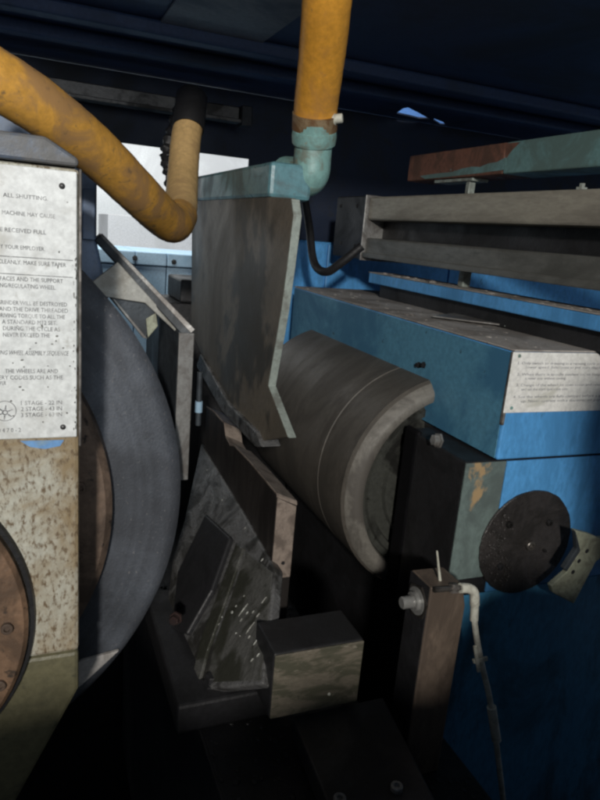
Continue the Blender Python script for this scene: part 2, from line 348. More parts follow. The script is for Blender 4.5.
for px, py, w, h in flecks:
    vs = []
    for j in range(7):
        an = 2*math.pi*j/7; rr = random.uniform(.55, 1.0); p = oy(px+w*rr*math.cos(an), py+h*rr*math.sin(an), YT-.0001); vs.append(bm.verts.new((min(p.x, s0.x-.0002), p.y, p.z)))
    bm.faces.new(vs)
sc_ = finish('scuff_marks', bm, mat('scuff_grey', (.10, .10, .09), (.22, .22, .2), .4, 120, .7, bump=0), sign); sc_['kind'] = 'stuff'
# blue paint patch under the sign
p0 = oy(20, 441.5, YG-.0006)
BLUEP = mat('blue_paint_chip', (.13, .28, .52), (.2, .3, .4), .4, 40, .5)
prism('paint_patch', [oy(x, y, YG-.0006) for x, y in ((20, 441), (30, 447), (45, 449), (60, 446), (64, 440))], (0, .0003, 0), BLUEP, gd, 0)

# dark blue wheel cover behind the guard
cv = thing('wheel_cover', (-.1, .66, .8), 'dark blue sheet cover behind the grinding wheel, beside the cream guard', 'machine cover')
COV = mat('slate_blue_paint', (.13, .19, .30), (.16, .20, .27), .4, 18, .5, bump=.1, spots=(.22, .26, .32), spot_scale=55, spot_amt=.1)
xc = oy(97, 200, .66).x
prism('cover_sheet', [(-.3, .66, 1.0), (xc+.012, .66, oy(104, 300, .66).z), (xc, .66, oy(97, 240, .66).z), (xc, .66, oy(97, 120, .66).z), (-.3, .66, oy(97, 120, .66).z)], (0, .2, 0), COV, cv, .003)
p = oy(88, 206, .657); box('hinge_tab', (p.x-.005, p.x+.006), (.652, .6595), (p.z-.03, p.z+.015), COV, cv, .001)

# ------------------------------------------------------------------ grinding wheel
gx, gz, gr = circ_fit([(128, 320), (150, 362), (172, 420), (181, 480), (178, 540), (165, 590), (135, 635)], .55)
gw = thing('grinding_wheel', (gx, .55, gz-gr), 'large dark grey abrasive grinding wheel with brown clamping flange', 'grinding wheel')
nt = ABRAS.node_tree; B = nt.nodes['Principled BSDF']; src = B.inputs['Base Color'].links[0].from_socket
geo = nt.nodes.new('ShaderNodeNewGeometry'); mpn = nt.nodes.new('ShaderNodeMapping'); mpn.inputs['Location'].default_value = (-gx, 0, -gz); mpn.inputs['Scale'].default_value = (1, 0, 1)
ln = nt.nodes.new('ShaderNodeVectorMath'); ln.operation = 'LENGTH'; cmb = nt.nodes.new('ShaderNodeCombineXYZ')
nz1 = nt.nodes.new('ShaderNodeTexNoise'); nz1.inputs['Scale'].default_value = 120; nz1.inputs['Detail'].default_value = 5
nz2 = nt.nodes.new('ShaderNodeTexNoise'); nz2.inputs['Scale'].default_value = 14; nz2.inputs['Detail'].default_value = 8
mr = nt.nodes.new('ShaderNodeMapRange'); mr.inputs['From Min'].default_value = .3; mr.inputs['From Max'].default_value = .7; mr.inputs['To Min'].default_value = .84; mr.inputs['To Max'].default_value = 1.14
mr2 = nt.nodes.new('ShaderNodeMapRange'); mr2.inputs['From Min'].default_value = .35; mr2.inputs['From Max'].default_value = .65; mr2.inputs['To Min'].default_value = .58; mr2.inputs['To Max'].default_value = 1.15
mm1 = nt.nodes.new('ShaderNodeMath'); mm1.operation = 'MULTIPLY'; vm = nt.nodes.new('ShaderNodeVectorMath'); vm.operation = 'SCALE'
nt.links.new(geo.outputs['Position'], mpn.inputs['Vector']); nt.links.new(mpn.outputs[0], ln.inputs[0]); nt.links.new(ln.outputs['Value'], cmb.inputs[0]); nt.links.new(cmb.outputs[0], nz1.inputs['Vector'])
nt.links.new(geo.outputs['Position'], nz2.inputs['Vector']); nt.links.new(nz1.outputs['Fac'], mr.inputs['Value']); nt.links.new(nz2.outputs['Fac'], mr2.inputs['Value'])
nt.links.new(mr.outputs[0], mm1.inputs[0]); nt.links.new(mr2.outputs[0], mm1.inputs[1]); nt.links.new(src, vm.inputs[0]); nt.links.new(mm1.outputs[0], vm.inputs['Scale']); nt.links.new(vm.outputs[0], B.inputs['Base Color'])
lathe('abrasive_disc', (gx, .55, gz), (0, 1, 0), [(0, .05), (0, gr-.012), (.002, gr-.006), (.009, gr), (.30, gr), (.30, .05)], ABRAS, gw, 160)
fr = oy(113, 515, .53).x-gx
fl = lathe('flange', (gx, .5495, gz), (0, -1, 0), [(0, fr+.002), (.014, fr), (.0195, fr-.006), (.0195, fr*.5), (.03, fr*.45), (.03, 0)], FLANGE, gw, 96)
for an in (8, 25, -12, -28, 42):
    rr = fr-.025; hexbolt('flange_bolt', (gx+rr*math.cos(R(an)), .53, gz+rr*math.sin(R(an))), (0, -1, 0), .005, .004, FLANGE, fl, True)
# light bare sliver of the lower scraper
prism_o = prism('scraper_blade', [oy(x, y, .545) for x, y in ((70, 668), (82, 661), (119, 651), (82, 685), (70, 694))], (0, .004, 0), mat('pale_scraper', (.46, .44, .42), (.3, .28, .26), .4, 40, .6), None, .0006)
tag(prism_o, 'thin bare steel scraper tip poking out under the grinding wheel', 'scraper')

# ------------------------------------------------------------------ yellow hoses
h1 = thing('coolant_hose', dep(-40, 60, .44), 'grimy yellow hose bending in a loop above the cream guard', 'hose')
path = [dep(-70, 40, .385), dep(-20, 70, .40), dep(40, 107, .435), dep(95, 151, .49), dep(135, 190, .55), dep(158, 213, .605), dep(173, 224, .65), dep(180, 216, .70)]
tube('hose_tube', path, .0184, HOSE_G, h1, 28, wob=.0002)
HOSE_T = mat('backlit_tan_hose', (.56, .37, .16), (.42, .27, .12), .5, 16, .6, bump=.05)  # paler tone paints back light onto the rising end
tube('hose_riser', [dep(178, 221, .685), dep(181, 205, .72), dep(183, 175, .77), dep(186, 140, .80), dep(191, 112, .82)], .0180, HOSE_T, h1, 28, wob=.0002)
lathe('hose_end', dep(188, 130, .805), (dep(192, 96, .825)-dep(188, 130, .805)), [(0, .0186), (.004, .0196), (.052, .0196), (.058, .016), (.058, 0)], BLACK, h1, 28)
rc = tube('ragged_cable', [dep(180, 108, .90), dep(174, 128, .89), dep(168, 146, .88), dep(167, 160, .88), dep(170, 175, .88), dep(174, 200, .88)], lambda t: .008+.0016*math.sin(60*t), BLACK, None, 12, wob=.0012)
tag(rc, 'black ragged cable hanging just beside the tan rising end of the looped hose', 'cable')
h2 = thing('coolant_hose', dep(313, 140, .62), 'clean orange-yellow hose clamped upright on the green elbow of the nozzle', 'hose')
tube('hose_tube', [dep(331, -60, .49), dep(327, 0, .52), dep(322, 55, .56), dep(316, 105, .60), dep(314.5, 132, .615)], .0200, HOSE, h2, 28, wob=.0002)
ax2 = (dep(316, 105, .60)-dep(314.5, 132, .615)).normalized()
cl = lathe('hose_clamp', dep(314.5, 129, .613), ax2, [(0, .0195), (0, .0212), (.014, .0212), (.014, .0195)], CLAMP, h2, 40)
q = dep(334, 119, .60)
hexbolt('clamp_screw', q, RIGHT*.9-FWD*.2, .0042, .008, NYLON, cl, False, 12)

# ------------------------------------------------------------------ coolant nozzle
XP = .205
nz = thing('coolant_nozzle', (XP, .55, 1.13), 'teal coolant manifold with oily brown side plate hanging between the wheels', 'nozzle')
fy = ox(300, 180, XP).y
yb = ox(192, 180, XP).y
# fitting: elbow, collar
ec = dep(313, 172, .62)
top = dep(314.3, 133, .616); mid = dep(312.5, 158, .622)
tube('elbow', [top-ax2*.006, mid, dep(311, 172, .624), dep(306, 178, .630), dep(296, 176, .645), dep(286, 175, .66)], .0178, GREEN, nz, 28)
lathe('elbow_collar', dep(313.8, 143, .619), ax2, [(0, .0180), (0, .0205), (.007, .0212), (.012, .0205), (.0125, .0196), (.020, .0192), (.022, .0175)], GREEN, nz, 40)
# manifold along the wheel width
mz0 = ox(285, 197, XP).z; mz1 = ox(272, 161, XP).z
my0 = ox(272, 180, XP).y
mf = box('manifold', (XP-.002, XP+.040), (my0, yb+.02), (mz0, mz1), TEAL, nz, .004)
# side plate: outline in the plane x = XP
outl = [(192, 192), (291, 198), (293, 215), (287, 265), (281, 310), (268, 385), (288, 437), (262, 441), (228, 402), (200, 352), (191, 330)]
prism('side_plate', [ox(x, y, XP) for x, y in outl], (.005, 0, 0), PLATE, nz, .001)
# worn front rim of the plate, a strip following its front edge
rim = [(291, 199), (293, 215), (287, 265), (281, 310), (268, 385), (288, 437)]
P = [ox(x, y, XP) for x, y in rim]
poly = [Vector((p.x-.0005, p.y-.003, p.z)) for p in P] + [Vector((p.x-.0005, p.y-.0005, p.z)) for p in P[::-1]]
prism('front_rim', poly, (.0075, 0, 0), PLATE_E, nz, .0006)
# lower lip of the nozzle
prism('nozzle_lip', [ox(x, y, XP-.004) for x, y in ((200, 354), (228, 404), (256, 432), (262, 447), (255, 447), (222, 412), (196, 366))], (.02, 0, 0), WETST, nz, .0015)

# ------------------------------------------------------------------ work guide between cover and nozzle
wg = thing('work_guide', oy(187, 470, .6), 'bare grey guide post with sloping strut beside the grinding wheel rim', 'guide')
pa = oy(179, 332, .60); pb = oy(194, 332, .60); pzb = oy(187, 480, .60).z
PDK = mat('oily_post', (.05, .06, .07), (.025, .03, .035), .5, 25, .5, .2)
box('post', (pa.x, pb.x), (.603, .70), (pzb, pa.z), PDK, wg, .0015)
box('post_face', (pa.x+.0002, pb.x+.0006), (.600, .6028), (pzb, pa.z-.001), BAREST, wg, .0008)
A = oy(190, 334, .600); Bq = oy(97, 238, .655)
d = (Bq-A).normalized(); up = Vector((0, 0, 1)); sd = d.cross(Vector((0, 1, 0))).normalized()
if sd.z < 0: sd = -sd
prism('strut', [A+sd*.006, Bq+sd*.006, Bq-sd*.003, A-sd*.006], (0, .022, 0), PDK, wg, .001)
prism('strut_edge', [A+sd*.0065-Vector((0, .0008, 0)), Bq+sd*.0065-Vector((0, .0008, 0)), Bq+sd*.0035-Vector((0, .0008, 0)), A+sd*.001-Vector((0, .0008, 0))], (0, .003, 0), BAREST, wg, .0006)
GUS = mat('pale_gusset', (.36, .36, .33), (.24, .23, .20), .5, 20, .5, .15)
prism('gusset_plate', [oy(x, y, .618) for x, y in ((118, 262), (92, 282), (106, 297), (145, 303), (178, 334), (180, 331))], (0, .004, 0), GUS, wg, .0008)
prism('gusset_wedge', [oy(x, y, .624) for x, y in ((108, 296), (150, 303), (158, 318), (146, 338), (140, 334))], (0, .02, 0), PDK, wg, .001)
prism('wedge_end', [oy(x, y, .622) for x, y in ((146, 319), (156, 313), (158, 326), (148, 338))], (0, .002, 0), BRACK, wg, .0005)
prism('gusset_rib', [oy(x, y, .622) for x, y in ((112, 299), (115, 299), (148, 339), (143, 338))], (0, .012, 0), BAREST, wg, .0006)
# small blue valve tip and brass nut behind the post
vt = thing('pipe_nipple', oy(200, 415, .66), 'small pale pipe nipple with blue band just behind the guide post', 'pipe')
p0, p1 = oy(198, 425, .66), oy(200, 372, .66)
lathe('tube', p0, p1-p0, [(0, .003), ((p1-p0).length, .003), ((p1-p0).length, 0)], PDK, vt, 16)
lathe('blue_band', p0+(p1-p0)*.25, p1-p0, [(0, .0031), (0, .004), (.012, .004), (.012, .0031)], PALEBLUE, vt, 16)

# ------------------------------------------------------------------ work rest blade
bx0, bx1 = oy(277, 492, .55).x, oy(297, 495, .55).x
bz = oy(287, 492, .55).z
wr = thing('work_rest', (.18, .55, .86), 'wet dark steel work rest with upright chipped blade, sloping top and bolted foot', 'work rest')
zz = [(.55, bz), (.64, bz+.001), (.70, bz-.001), (.715, bz-.006), (.735, bz-.002), (.745, bz+.012), (.80, bz+.012), (.835, bz+.008)]
bl = prism('blade', [(bx0, .55, .96)] + [(bx0, y, z-.0025) for y, z in zz] + [(bx0, .835, .96)], (bx1-bx0, 0, 0), BLADE, wr, 0)
for v in bl.data.vertices:
    if v.co.x > (bx0+bx1)/2 and v.co.z > 1.0: v.co.z -= .010
bt = prism('blade_tip', [(bx0-.0005, .5485, bz-.002)] + [(bx0-.0005, y, z) for y, z in zz] + [(bx0-.0005, y, z-.0023) for y, z in zz[::-1]] + [(bx0-.0005, .5485, bz-.0045)], (bx1-bx0+.001, 0, 0), CARBIDE, bl, .0004)
for v in bt.data.vertices:
    if v.co.x > (bx0+bx1)/2: v.co.z -= .010
ef = box('end_face', (bx0+.0004, bx1-.0004), (.5478, .5498), (oy(280, 577, .55).z, bz-.005), CARBIDE, bl, .0006)
for v in ef.data.vertices:
    if v.co.x > (bx0+bx1)/2 and v.co.z > bz-.03: v.co.z -= .010
p = oy(283, 563, .5475); lathe('pin_hole', (p.x, .5475, p.z), (0, -1, 0), [(0, .002), (.0006, .0018), (.0006, 0)], BLACK, bl, 12)

# ------------------------------------------------------------------ work rest
xw = bx0-.002
e0 = ox(275, 567, xw); e1 = ox(201, 443, xw)
YF = e0.y-.004
Q = oy(180, 690, .535)
pn = (e1-e0).cross(Q-e0).normalized()
if pn.y > 0: pn = -pn
def onp(px, py, lift=0.0):
    r = ray(px, py); o = e0+pn*lift; return CAM + r*((o-CAM).dot(pn)/r.dot(pn))
prism('slope_plate', [onp(x, y) for x, y in ((201, 443), (240, 507), (275, 568), (270, 622), (262, 684), (222, 688), (178, 690), (166, 612), (172, 560), (184, 520))], pn*-.012, WETST, wr, .002)
prism('leaning_rib', [onp(x, y, .004) for x, y in ((236, 543), (243, 548), (226, 598), (207, 650), (198, 684), (190, 684), (200, 640))], pn*-.0038, WETGR, wr, .001)
prism('wet_panel', [onp(x, y, .0012) for x, y in ((246, 552), (272, 572), (267, 622), (260, 680), (206, 682), (214, 645), (230, 600))], pn*-.001, WETGR, wr, .0003)
prism('shadow_band', [onp(x, y, .007) for x, y in ((205, 514), (230, 537), (211, 590), (186, 634), (171, 628), (177, 572))], pn*-.0068, BLACK, wr, .002)  # black strip shaped as the shadow band across the slope
bm = bmesh.new()                                 # pale coolant drips on the wet panel
for px, py, w, h in ((232, 612, 2.6, 2.2), (236, 606, 1.2, 2.5), (226, 598, 1, 2), (222, 617, 1.2, 1.4), (247, 613, .9, 3), (241, 620, .8, 4), (240, 636, 1.2, 1.4), (236, 633, .9, 1.2), (258, 615, .8, 3.5), (253, 612, .6, 3),
                     (258, 655, .9, 3.5), (249, 637, .7, 2.5), (211, 634, .9, 3), (252, 660, .6, 3), (244, 596, .7, 2), (262, 560, .8, 2.5), (228, 585, .6, 4), (231, 570, .5, 5), (191, 684, 6, .9), (238, 558, .35, 6), (234, 575, .4, 8), (225, 604, .4, 5), (216, 628, .4, 7), (243, 610, .3, 9), (250, 628, .3, 8), (257, 640, .35, 7), (264, 600, .3, 6), (207, 470, 1.5, .8), (222, 500, 1.8, 1), (245, 528, .7, 2.5)):
    c = onp(px, py, .0016); k = random.uniform(.00045, .0009)
    Mx = Matrix.Translation(c) @ Matrix(((pn.cross(Vector((0, 0, 1))).normalized()), pn.cross(pn.cross(Vector((0, 0, 1)))).normalized(), pn)).transposed().to_4x4() @ Matrix.Diagonal((w*k, h*k, .0007, 1))
    bmesh.ops.create_icosphere(bm, subdivisions=2, radius=1, matrix=Mx)
DRIP = mat('pale_drips', (.42, .43, .40), (.20, .20, .18), .5, 220, .2, 0, bump=0)
dd = finish('coolant_drips', bm, DRIP, wr, True); dd['kind'] = 'stuff'
fz = oy(205, 690, YF-.03).z
ft = box('foot', (oy(168, 690, YF).x, oy(266, 690, YF).x), (YF-.045, YF+.15), (fz-.03, fz), BLACK, wr, .003)
p = oz(213, 682, fz+.001); hexbolt('foot_bolt', (p.x, p.y, fz), (0, 0, 1), .0075, .009, BLACK, ft)
p = oy(176, 618, .56); hexbolt('side_bolt', (p.x, .56, p.z), (-.5, -.8, .1), .005, .008, REDB, wr)

# ------------------------------------------------------------------ lower bed: slide, block, plate
bedz = fz-.031
pL0 = oz(168, 610, bedz)
xe = oz(190, 700, bedz).x
sd_ = thing('bed_slide', (xe, .4, .4), 'oily black slide casting with a worn left edge under the work rest', 'slide')
box('slide_body', (xe, xe+.16), (.20, 1.0), (.45, bedz-.0005), BLACK, sd_, .003)
box('worn_edge', (xe-.001, xe+.0015), (.20, .80), (bedz-.004, bedz+.0003), DARKST, sd_, .0005)

YB = .44
b0 = oy(272, 720, YB); b1 = oy(365, 641, YB); b2 = oy(275, 654, YB)
bb = thing('stop_block', (b0.x, YB, b0.z), 'square steel block with mossy lit front face below the regulating wheel', 'block')
box('block_body', (b2.x, b1.x), (YB+.002, .49), (b0.z, b1.z+.001), BLACK, bb, .002)
box('front_face', (b2.x+.0006, b1.x-.0006), (YB, YB+.0018), (b0.z+.001, b1.z), MOSS, bb, .0008)
p = oy(329, 694, YB); lathe('dimple', (p.x, YB, p.z), (0, -1, 0), [(0, .0015), (.001, .001), (.001, 0)], NYLON, bb, 10)
pz = b0.z-.004
pl = thing('slide_plate', (b0.x, .3, pz-.015), 'flat dark plate with two socket screws in front of the mossy block', 'plate')
GREYDK = mat('dark_oily_plate', (.038, .036, .038), (.022, .021, .022), .5, 14, .45, .3)
qa = oz(305, 720, pz); 
prism('plate', [(oz(292, 716, pz).x, oz(292, 716, pz).y, pz), (oz(400, 690, pz).x-.02, oz(292, 716, pz).y, pz), (oz(420, 800, pz).x, .25, pz), (oz(330, 830, pz).x, .25, pz)], (0, 0, -.02), GREYDK, pl, .002)
for px, py in ((397, 785), (340, 797)):
    p = oz(px, py, pz+.004); hexbolt('socket_screw', (p.x, p.y, pz), (0, 0, 1), .0048, .004, BAREST, pl, True)

# ------------------------------------------------------------------ regulating wheel
YW = .615
rx, rz, rr_ = circ_fit([(427, 383), (397, 402), (370, 430), (350, 467), (343, 500), (345, 527), (353, 550)], YW)
rw = thing('regulating_roller', (rx, YW, rz-rr_), 'grey-brown rubber bonded regulating wheel with grooved rim under the blue cover', 'regulating wheel')
lathe('wheel_body', (rx, YW, rz), (0, 1, 0), [(.003, rr_-.003), (.007, rr_), (.072, rr_), (.0725, rr_-.0012), (.0745, rr_-.0012), (.075, rr_), (.36, rr_), (.36, .02)], RWHEEL, rw, 144)
ri = rr_*.84
lathe('rim_face', (rx, YW, rz), (0, 1, 0), [(.0028, rr_-.0028), (-.006, rr_-.011), (-.0072, rr_-.014), (-.0072, ri+.002), (-.006, ri), (-.001, ri-.002)], RWRIM, rw, 144)
lathe('hub_face', (rx, YW, rz), (0, 1, 0), [(-.001, ri-.002), (.010, ri-.004), (.010, ri-.010), (.006, ri-.012), (.006, ri-.019), (.013, ri-.021), (.013, ri-.034), (.008, ri-.036), (.008, ri-.050), (.016, ri-.053), (.016, 0)], HUB, rw, 120)

# ------------------------------------------------------------------ regulating wheel housing
YH = .49
c_top = oy(515, 350, YH); c_bot = oy(497, 461, YH); XH = (c_top.x+c_bot.x)/2
hs = thing('regulating_housing', (XH, YH, .45), 'blue regulating wheel housing with dusty top, printed sign and round oily cover', 'machine housing')
hy = ox(295, 285, XH).y
box('cover_box', (XH, XH+.40), (YH, hy), (c_bot.z+.0008, c_top.z-.0015), BLUE, hs, .002)
box('side_shade_sheet', (XH-.0012, XH-.0002), (YH+.003, hy-.002), (c_bot.z+.002, c_top.z-.003), BLUE_SIDE, hs, .0003)
box('dusty_top', (XH-.001, XH+.40), (YH-.001, hy), (c_top.z-.0013, c_top.z+.0005), DUST, hs, .0004)
# lower body
l_t = oy(468, 465, YH); XB = oy(466, 470, YH).x; XC = oy(506, 470, YH).x
LB0 = .45
box('lower_body', (XB+.0006, XH+.40), (YH+.003, .606), (LB0, c_bot.z-.0008), BLACK, hs, .002)
box('rear_body', (XH+.004, XH+.40), (.607, hy-.03), (LB0, c_bot.z-.001), BLACK, hs, .002)
box('spindle_block', (oy(417, 480, .58).x, XB-.0005), (.58, .608), (oy(409, 600, .58).z, oy(409, 432, .58).z), PITCH, hs, .008)
box('corner_wear', (XH-.002, XH+.0006), (YH-.0012, YH+.003), (oy(505, 425, YH).z, c_top.z-.002), EDGE, hs, .0006)
zlow = oy(500, 590, YH).z
box('corner_strip', (XB, XC-.0004), (YH+.0004, YH+.0026), (oy(460, 580, YH).z, c_bot.z-.0012), GRNCORN, hs, .0004)
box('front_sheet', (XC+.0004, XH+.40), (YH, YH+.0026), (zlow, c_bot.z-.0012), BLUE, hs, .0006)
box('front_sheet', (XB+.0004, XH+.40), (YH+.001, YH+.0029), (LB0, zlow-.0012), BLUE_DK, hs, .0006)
p = oy(450, 440, YH+.05); hexbolt('bolt', (XB-.001, YH+.05, p.z), (-1, 0, .1), .006, .007, BAREST, hs)
p = oy(425, 380, .55); 
for px in (419, 424): 
    q = ox(px, 365, XH-.0013); hexbolt('bolt', (XH-.0013, q.y, q.z), (-1, 0, 0), .003, .004, BLACK, hs)
# round oily cover
dx, dz, dr = circ_fit([(480, 560), (485, 530), (510, 502), (540, 495), (567, 510), (573, 535), (560, 570), (530, 588), (500, 588)], YH-.004)
dc = lathe('round_cover', (dx, YH-.0003, dz), (0, -1, 0), [(0, dr), (.0012, dr), (.002, dr-.001), (.002, dr*.55), (.0018, 0)], DISC, hs, 64, rough=.0004)
for px, py, r0 in ((531, 546, .0055), (510, 525, .0035), (550, 523, .0035), (501, 567, .0035), (545, 551, .0015)):
    q = oy(px, py, YH-.005); hexbolt('cover_bolt', (q.x, YH-.0024, q.z), (0, -1, 0), r0, .004, STEELBAR if r0 > .004 else DARKST, dc, True)
bm = bmesh.new()                                 # clots of swarf on the left side of the cover
for k in range(150):
    an = random.uniform(R(130), R(250)); rad = dr*math.sqrt(random.uniform(.25, .93)); s = random.uniform(.0008, .0022)
    bmesh.ops.create_icosphere(bm, subdivisions=1, radius=s, matrix=Matrix.Translation((dx+rad*math.cos(an), YH-.0023, dz+rad*math.sin(an)*.9)))
sw = finish('swarf_crust', bm, DISC, dc, True); sw['kind'] = 'stuff'
# sign on the cover box
YS2 = YH-.0014
t0 = oy(513, 351, YS2); t1 = oy(508, 413, YS2)
sg = box('sign_plate', (t0.x+.001, t0.x+.16), (YS2, YH-.0003), (t1.z, t0.z-.001), WHITE2, hs, .0004)
for px, py in ((519.5, 356), (511.5, 408)):
    q = oy(px, py, YS2); lathe('rivet', (q.x, YS2, q.z), (0, -1, 0), [(0, .0018), (.0008, .0014), (.0009, 0)], GREEN, sg, 12)
YT2 = YS2-.0003
for s, a, b, y in (("1. Only switch to dressing in a running cycle at the", 518, 606, 362.7), ("lower speed. Selections as per start diagrams", 526, 606, 366.8),
                   ("2. When there is spindle coolant on, to keep full", 517, 606, 374), ("it never stop without cooling.", 525, 566, 378),
                   ("3. Change of the wheel: to open cover and release", 516, 604, 384.8), ("and set the start rpm value only.", 521, 568, 389),
                   ("4. See the wheels are fully clamped before a start", 513, 606, 396.6), ("up. Never operate with a disconnected guard", 521, 602, 400.8)):
    text(s, a, b, y+.3, 2.6, YT2, INK2, sg)

# loose bits on the dusty top
zt = c_top.z+.0006
for k, (pts, mm, lab) in enumerate((([(432, 317), (470, 312), (494, 320), (520, 328), (470, 322)], BAREST, 'thin bent metal strip lying on the dusty blue housing top'),
                                    ([(452, 310), (470, 306), (525, 321), (505, 327)], PLATE_E, 'folded grey rag strip lying on the dusty blue housing top'))):
    o = prism('metal_strip' if k == 0 else 'rag', [oz(x, y, zt+.002) for x, y in pts], (0, 0, .002), mm, None, .0006)
    tag(o, lab, 'strip' if k == 0 else 'rag')

# blue ledge behind, with dusty top
XL = XH+.085
q0 = ox(370, 266, XL); q1 = ox(600, 316, XL)
lg = thing('blue_ledge', (XL, q0.y, zt), 'long blue ledge with dusty top lying along the housing behind the rail', 'ledge')
nb = 9; yA, yB_ = .35, q0.y
zl1 = ox(480, 292, XL).z
zl0 = max(zt+.0005, ox(480, 310, XL).z)
box('ledge_body', (XL, XL+.05), (yA, yB_), (zl1-.017, zl1-.0014), BLUE, lg, .0015)
box('shadow_gap_strip', (XL+.012, XL+.045), (yA, yB_-.02), (zt+.0003, zl1-.0173), BLACK, lg, 0)  # dark filler that paints the band of shadow under the ledge
box('ledge_top', (XL-.0008, XL+.05), (yA, yB_+.001), (zl1-.0012, zl1), DUST, lg, .0004)
for px, py, r0 in ((432, 283, .006), (407, 276, .005), (385, 271, .004)):
    q = ox(px, py+2, XL+.01); lathe('grime_lump', (q.x, q.y, zl1-.001), (0, 0, 1), [(0, r0), (r0*.5, r0*.8), (r0*.8, 0)], DUST, lg, 10, rough=.0006)

q = ox(461, 277, XL+.02); box('pale_spacer', (q.x, q.x+.012), (q.y-.006, q.y+.006), (zl1+.0003, zl1+.022), PLATE_E, lg, .001)
bm = bmesh.new()                                 # crumbs of dirt on the ledge and the dusty top
for k in range(260):
    if k % 2: x, y, z = random.uniform(XL, XL+.045), random.uniform(.4, yB_), zl1
    else: x, y, z = random.uniform(XH+.004, XL-.004), random.uniform(YH+.01, hy-.03), zt-.0002
    r = random.uniform(.0005, .0019) if k % 9 else random.uniform(.002, .0034)
    bmesh.ops.create_icosphere(bm, subdivisions=1, radius=r, matrix=Matrix.Translation((x, y, z)) @ Matrix.Diagonal((1, 1.5, .5, 1)))
cr = finish('dirt_crumbs', bm, DUST, None, True); cr['kind'] = 'stuff'; tag(cr, 'small crumbs of dirt on the dusty housing top and blue ledge', 'dirt')
# ------------------------------------------------------------------ rail
XA = .50
r_b = ox(364, 256, XA); r_t = ox(370, 197, XA); yE = r_t.y
rl = thing('linear_rail', (XA, yE, r_b.z), 'long dusty aluminium rail with dark slot and black end block above blue housing', 'rail')
H = r_t.z-r_b.z; za = r_b.z; Y0 = .18
z1 = ox(372, 238, XA).z; z2 = ox(372, 220, XA).z
box('upper_flange', (XA, XA+.07), (Y0, yE), (z2, za+H), ALU, rl, .003)
box('slot_web', (XA+.03, XA+.06), (Y0, yE), (z1+.0004, z2-.0004), BLACK, rl, 0)
box('lower_flange', (XA+.001, XA+.07), (Y0, yE), (za, z1), ALU2, rl, .003)
box('bottom_lip', (XA-.004, XA+.0006), (Y0, yE-.001), (za-.002, za+.006), ALU2, rl, .001)
yk = ox(337, 225, XA).y
ek = box('end_block', (XA-.004, XA+.074), (yE+.004, yk), (za-.006, za+H+.002), BLACK, rl, .002)
box('end_gasket', (XA-.006, XA+.072), (yE+.0004, yE+.0036), (za-.007, za+H+.003), BAREST, rl, .0006)
for px, py in ((341, 206), (357, 206), (341, 243), (355, 246)):
    q = ox(px, py, XA-.004); hexbolt('screw', (XA-.0042, q.y, q.z), (-1, 0, 0), .0028, .0018, DARKST, ek, True)
# grey-green bar with rusty end and its little bracket
XG = .545
u0 = ox(410, 156, XG); u1 = ox(410, 182, XG)
gb = thing('support_bar', (XG, u0.y, u1.z), 'grey-green flat bar with rusty end held above the aluminium rail', 'bar')
zlo = ox(520, 170, XG).z
yr = ox(507, 142, XG).y
box('bar', (XG, XG+.05), (.2, yr), (zlo-.003, u0.z), GREENBAR, gb, .002)
box('rusty_end', (XG-.0004, XG+.0496), (yr+.0003, u0.y), (zlo-.0032, u0.z), RUST, gb, .002)
prism('rust_edge', [ox(x, y, XG-.0006) for x, y in ((506, 143.5), (520, 142), (512, 150), (506, 158))], (.0005, 0, 0), RUST, gb, 0)
prism('paint_remnant', [ox(x, y, XG-.0008) for x, y in ((420, 176), (436, 173.5), (452, 172), (462, 168.5), (472, 166.5), (480, 167), (488, 163.5), (497, 162), (506, 157), (506, 169.5), (480, 173), (450, 176.5), (425, 179))], (.0003, 0, 0), GREENBAR, gb, 0)
bk = box('bracket', (XG+.004, XG+.03), (ox(470, 180, XG).y, ox(432, 180, XG).y), (zlo-.008, zlo-.0035), PLATE_E, gb, .001)
q = ox(470, 185, XG+.01)
box('bracket_leg', (XG+.006, XG+.016), (q.y-.004, q.y+.004), (za+H+.0005, zlo-.0085), PLATE_E, gb, .0008)
q = ox(582, 187, XA+.03)
tag(lathe('rail_nut', (q.x, q.y, za+H+.0003), (0, 0, 1), [(0, .006), (.005, .006), (.005, .003), (.009, .003), (.009, 0)], PLATE_E, None, 6), 'small pale nut standing on top of the aluminium rail', 'nut')

# black cable behind the rail
cb = tube('black_cable', [dep(303, 190, 1.06), dep(309, 225, 1.05), dep(314, 262, 1.03), dep(326, 272, 1.0), dep(342, 262, .98), dep(362, 246, .97)], .0065, BLACK, None, 12)
tag(cb, 'black flexible cable looping down behind the coolant nozzle to the rail', 'cable')
# ------------------------------------------------------------------ probe post with sensor cable
YP = .42
k0 = oy(429, 602, YP); k1 = oy(466, 602, YP); kb = oy(448, 768, YP)
pp = thing('probe_post', (k0.x, YP, kb.z), 'brown rectangular steel post with cross bolt, in front of dark blue housing', 'post')
zt_ = oy(430, 588, YP).z; zc = oy(465, 606, YP).z
prism('post_body', [(k0.x, YP, kb.z), (k1.x, YP, kb.z), (k1.x, YP, zc), (k1.x-.006, YP, zt_-.001), (k0.x, YP, zt_)], (0, .032, 0), POSTM, pp, .0015)
box('shaded_side', (k0.x-.0012, k0.x-.0003), (YP+.001, YP+.0315), (kb.z, zt_-.0005), BLACK, pp, 0)  # black sheet standing in for shade on the left side of the post
q = oy(430, 600, YP+.012)
ns = lathe('cross_bolt', (k0.x-.0014, YP+.014, q.z), (-1, 0, 0), [(0, .0125), (.0025, .0125), (.0025, .0085), (.006, .0085), (.0062, .0055), (.016, .0055), (.017, .0045), (.017, 0)], BAREST, pp, 24)
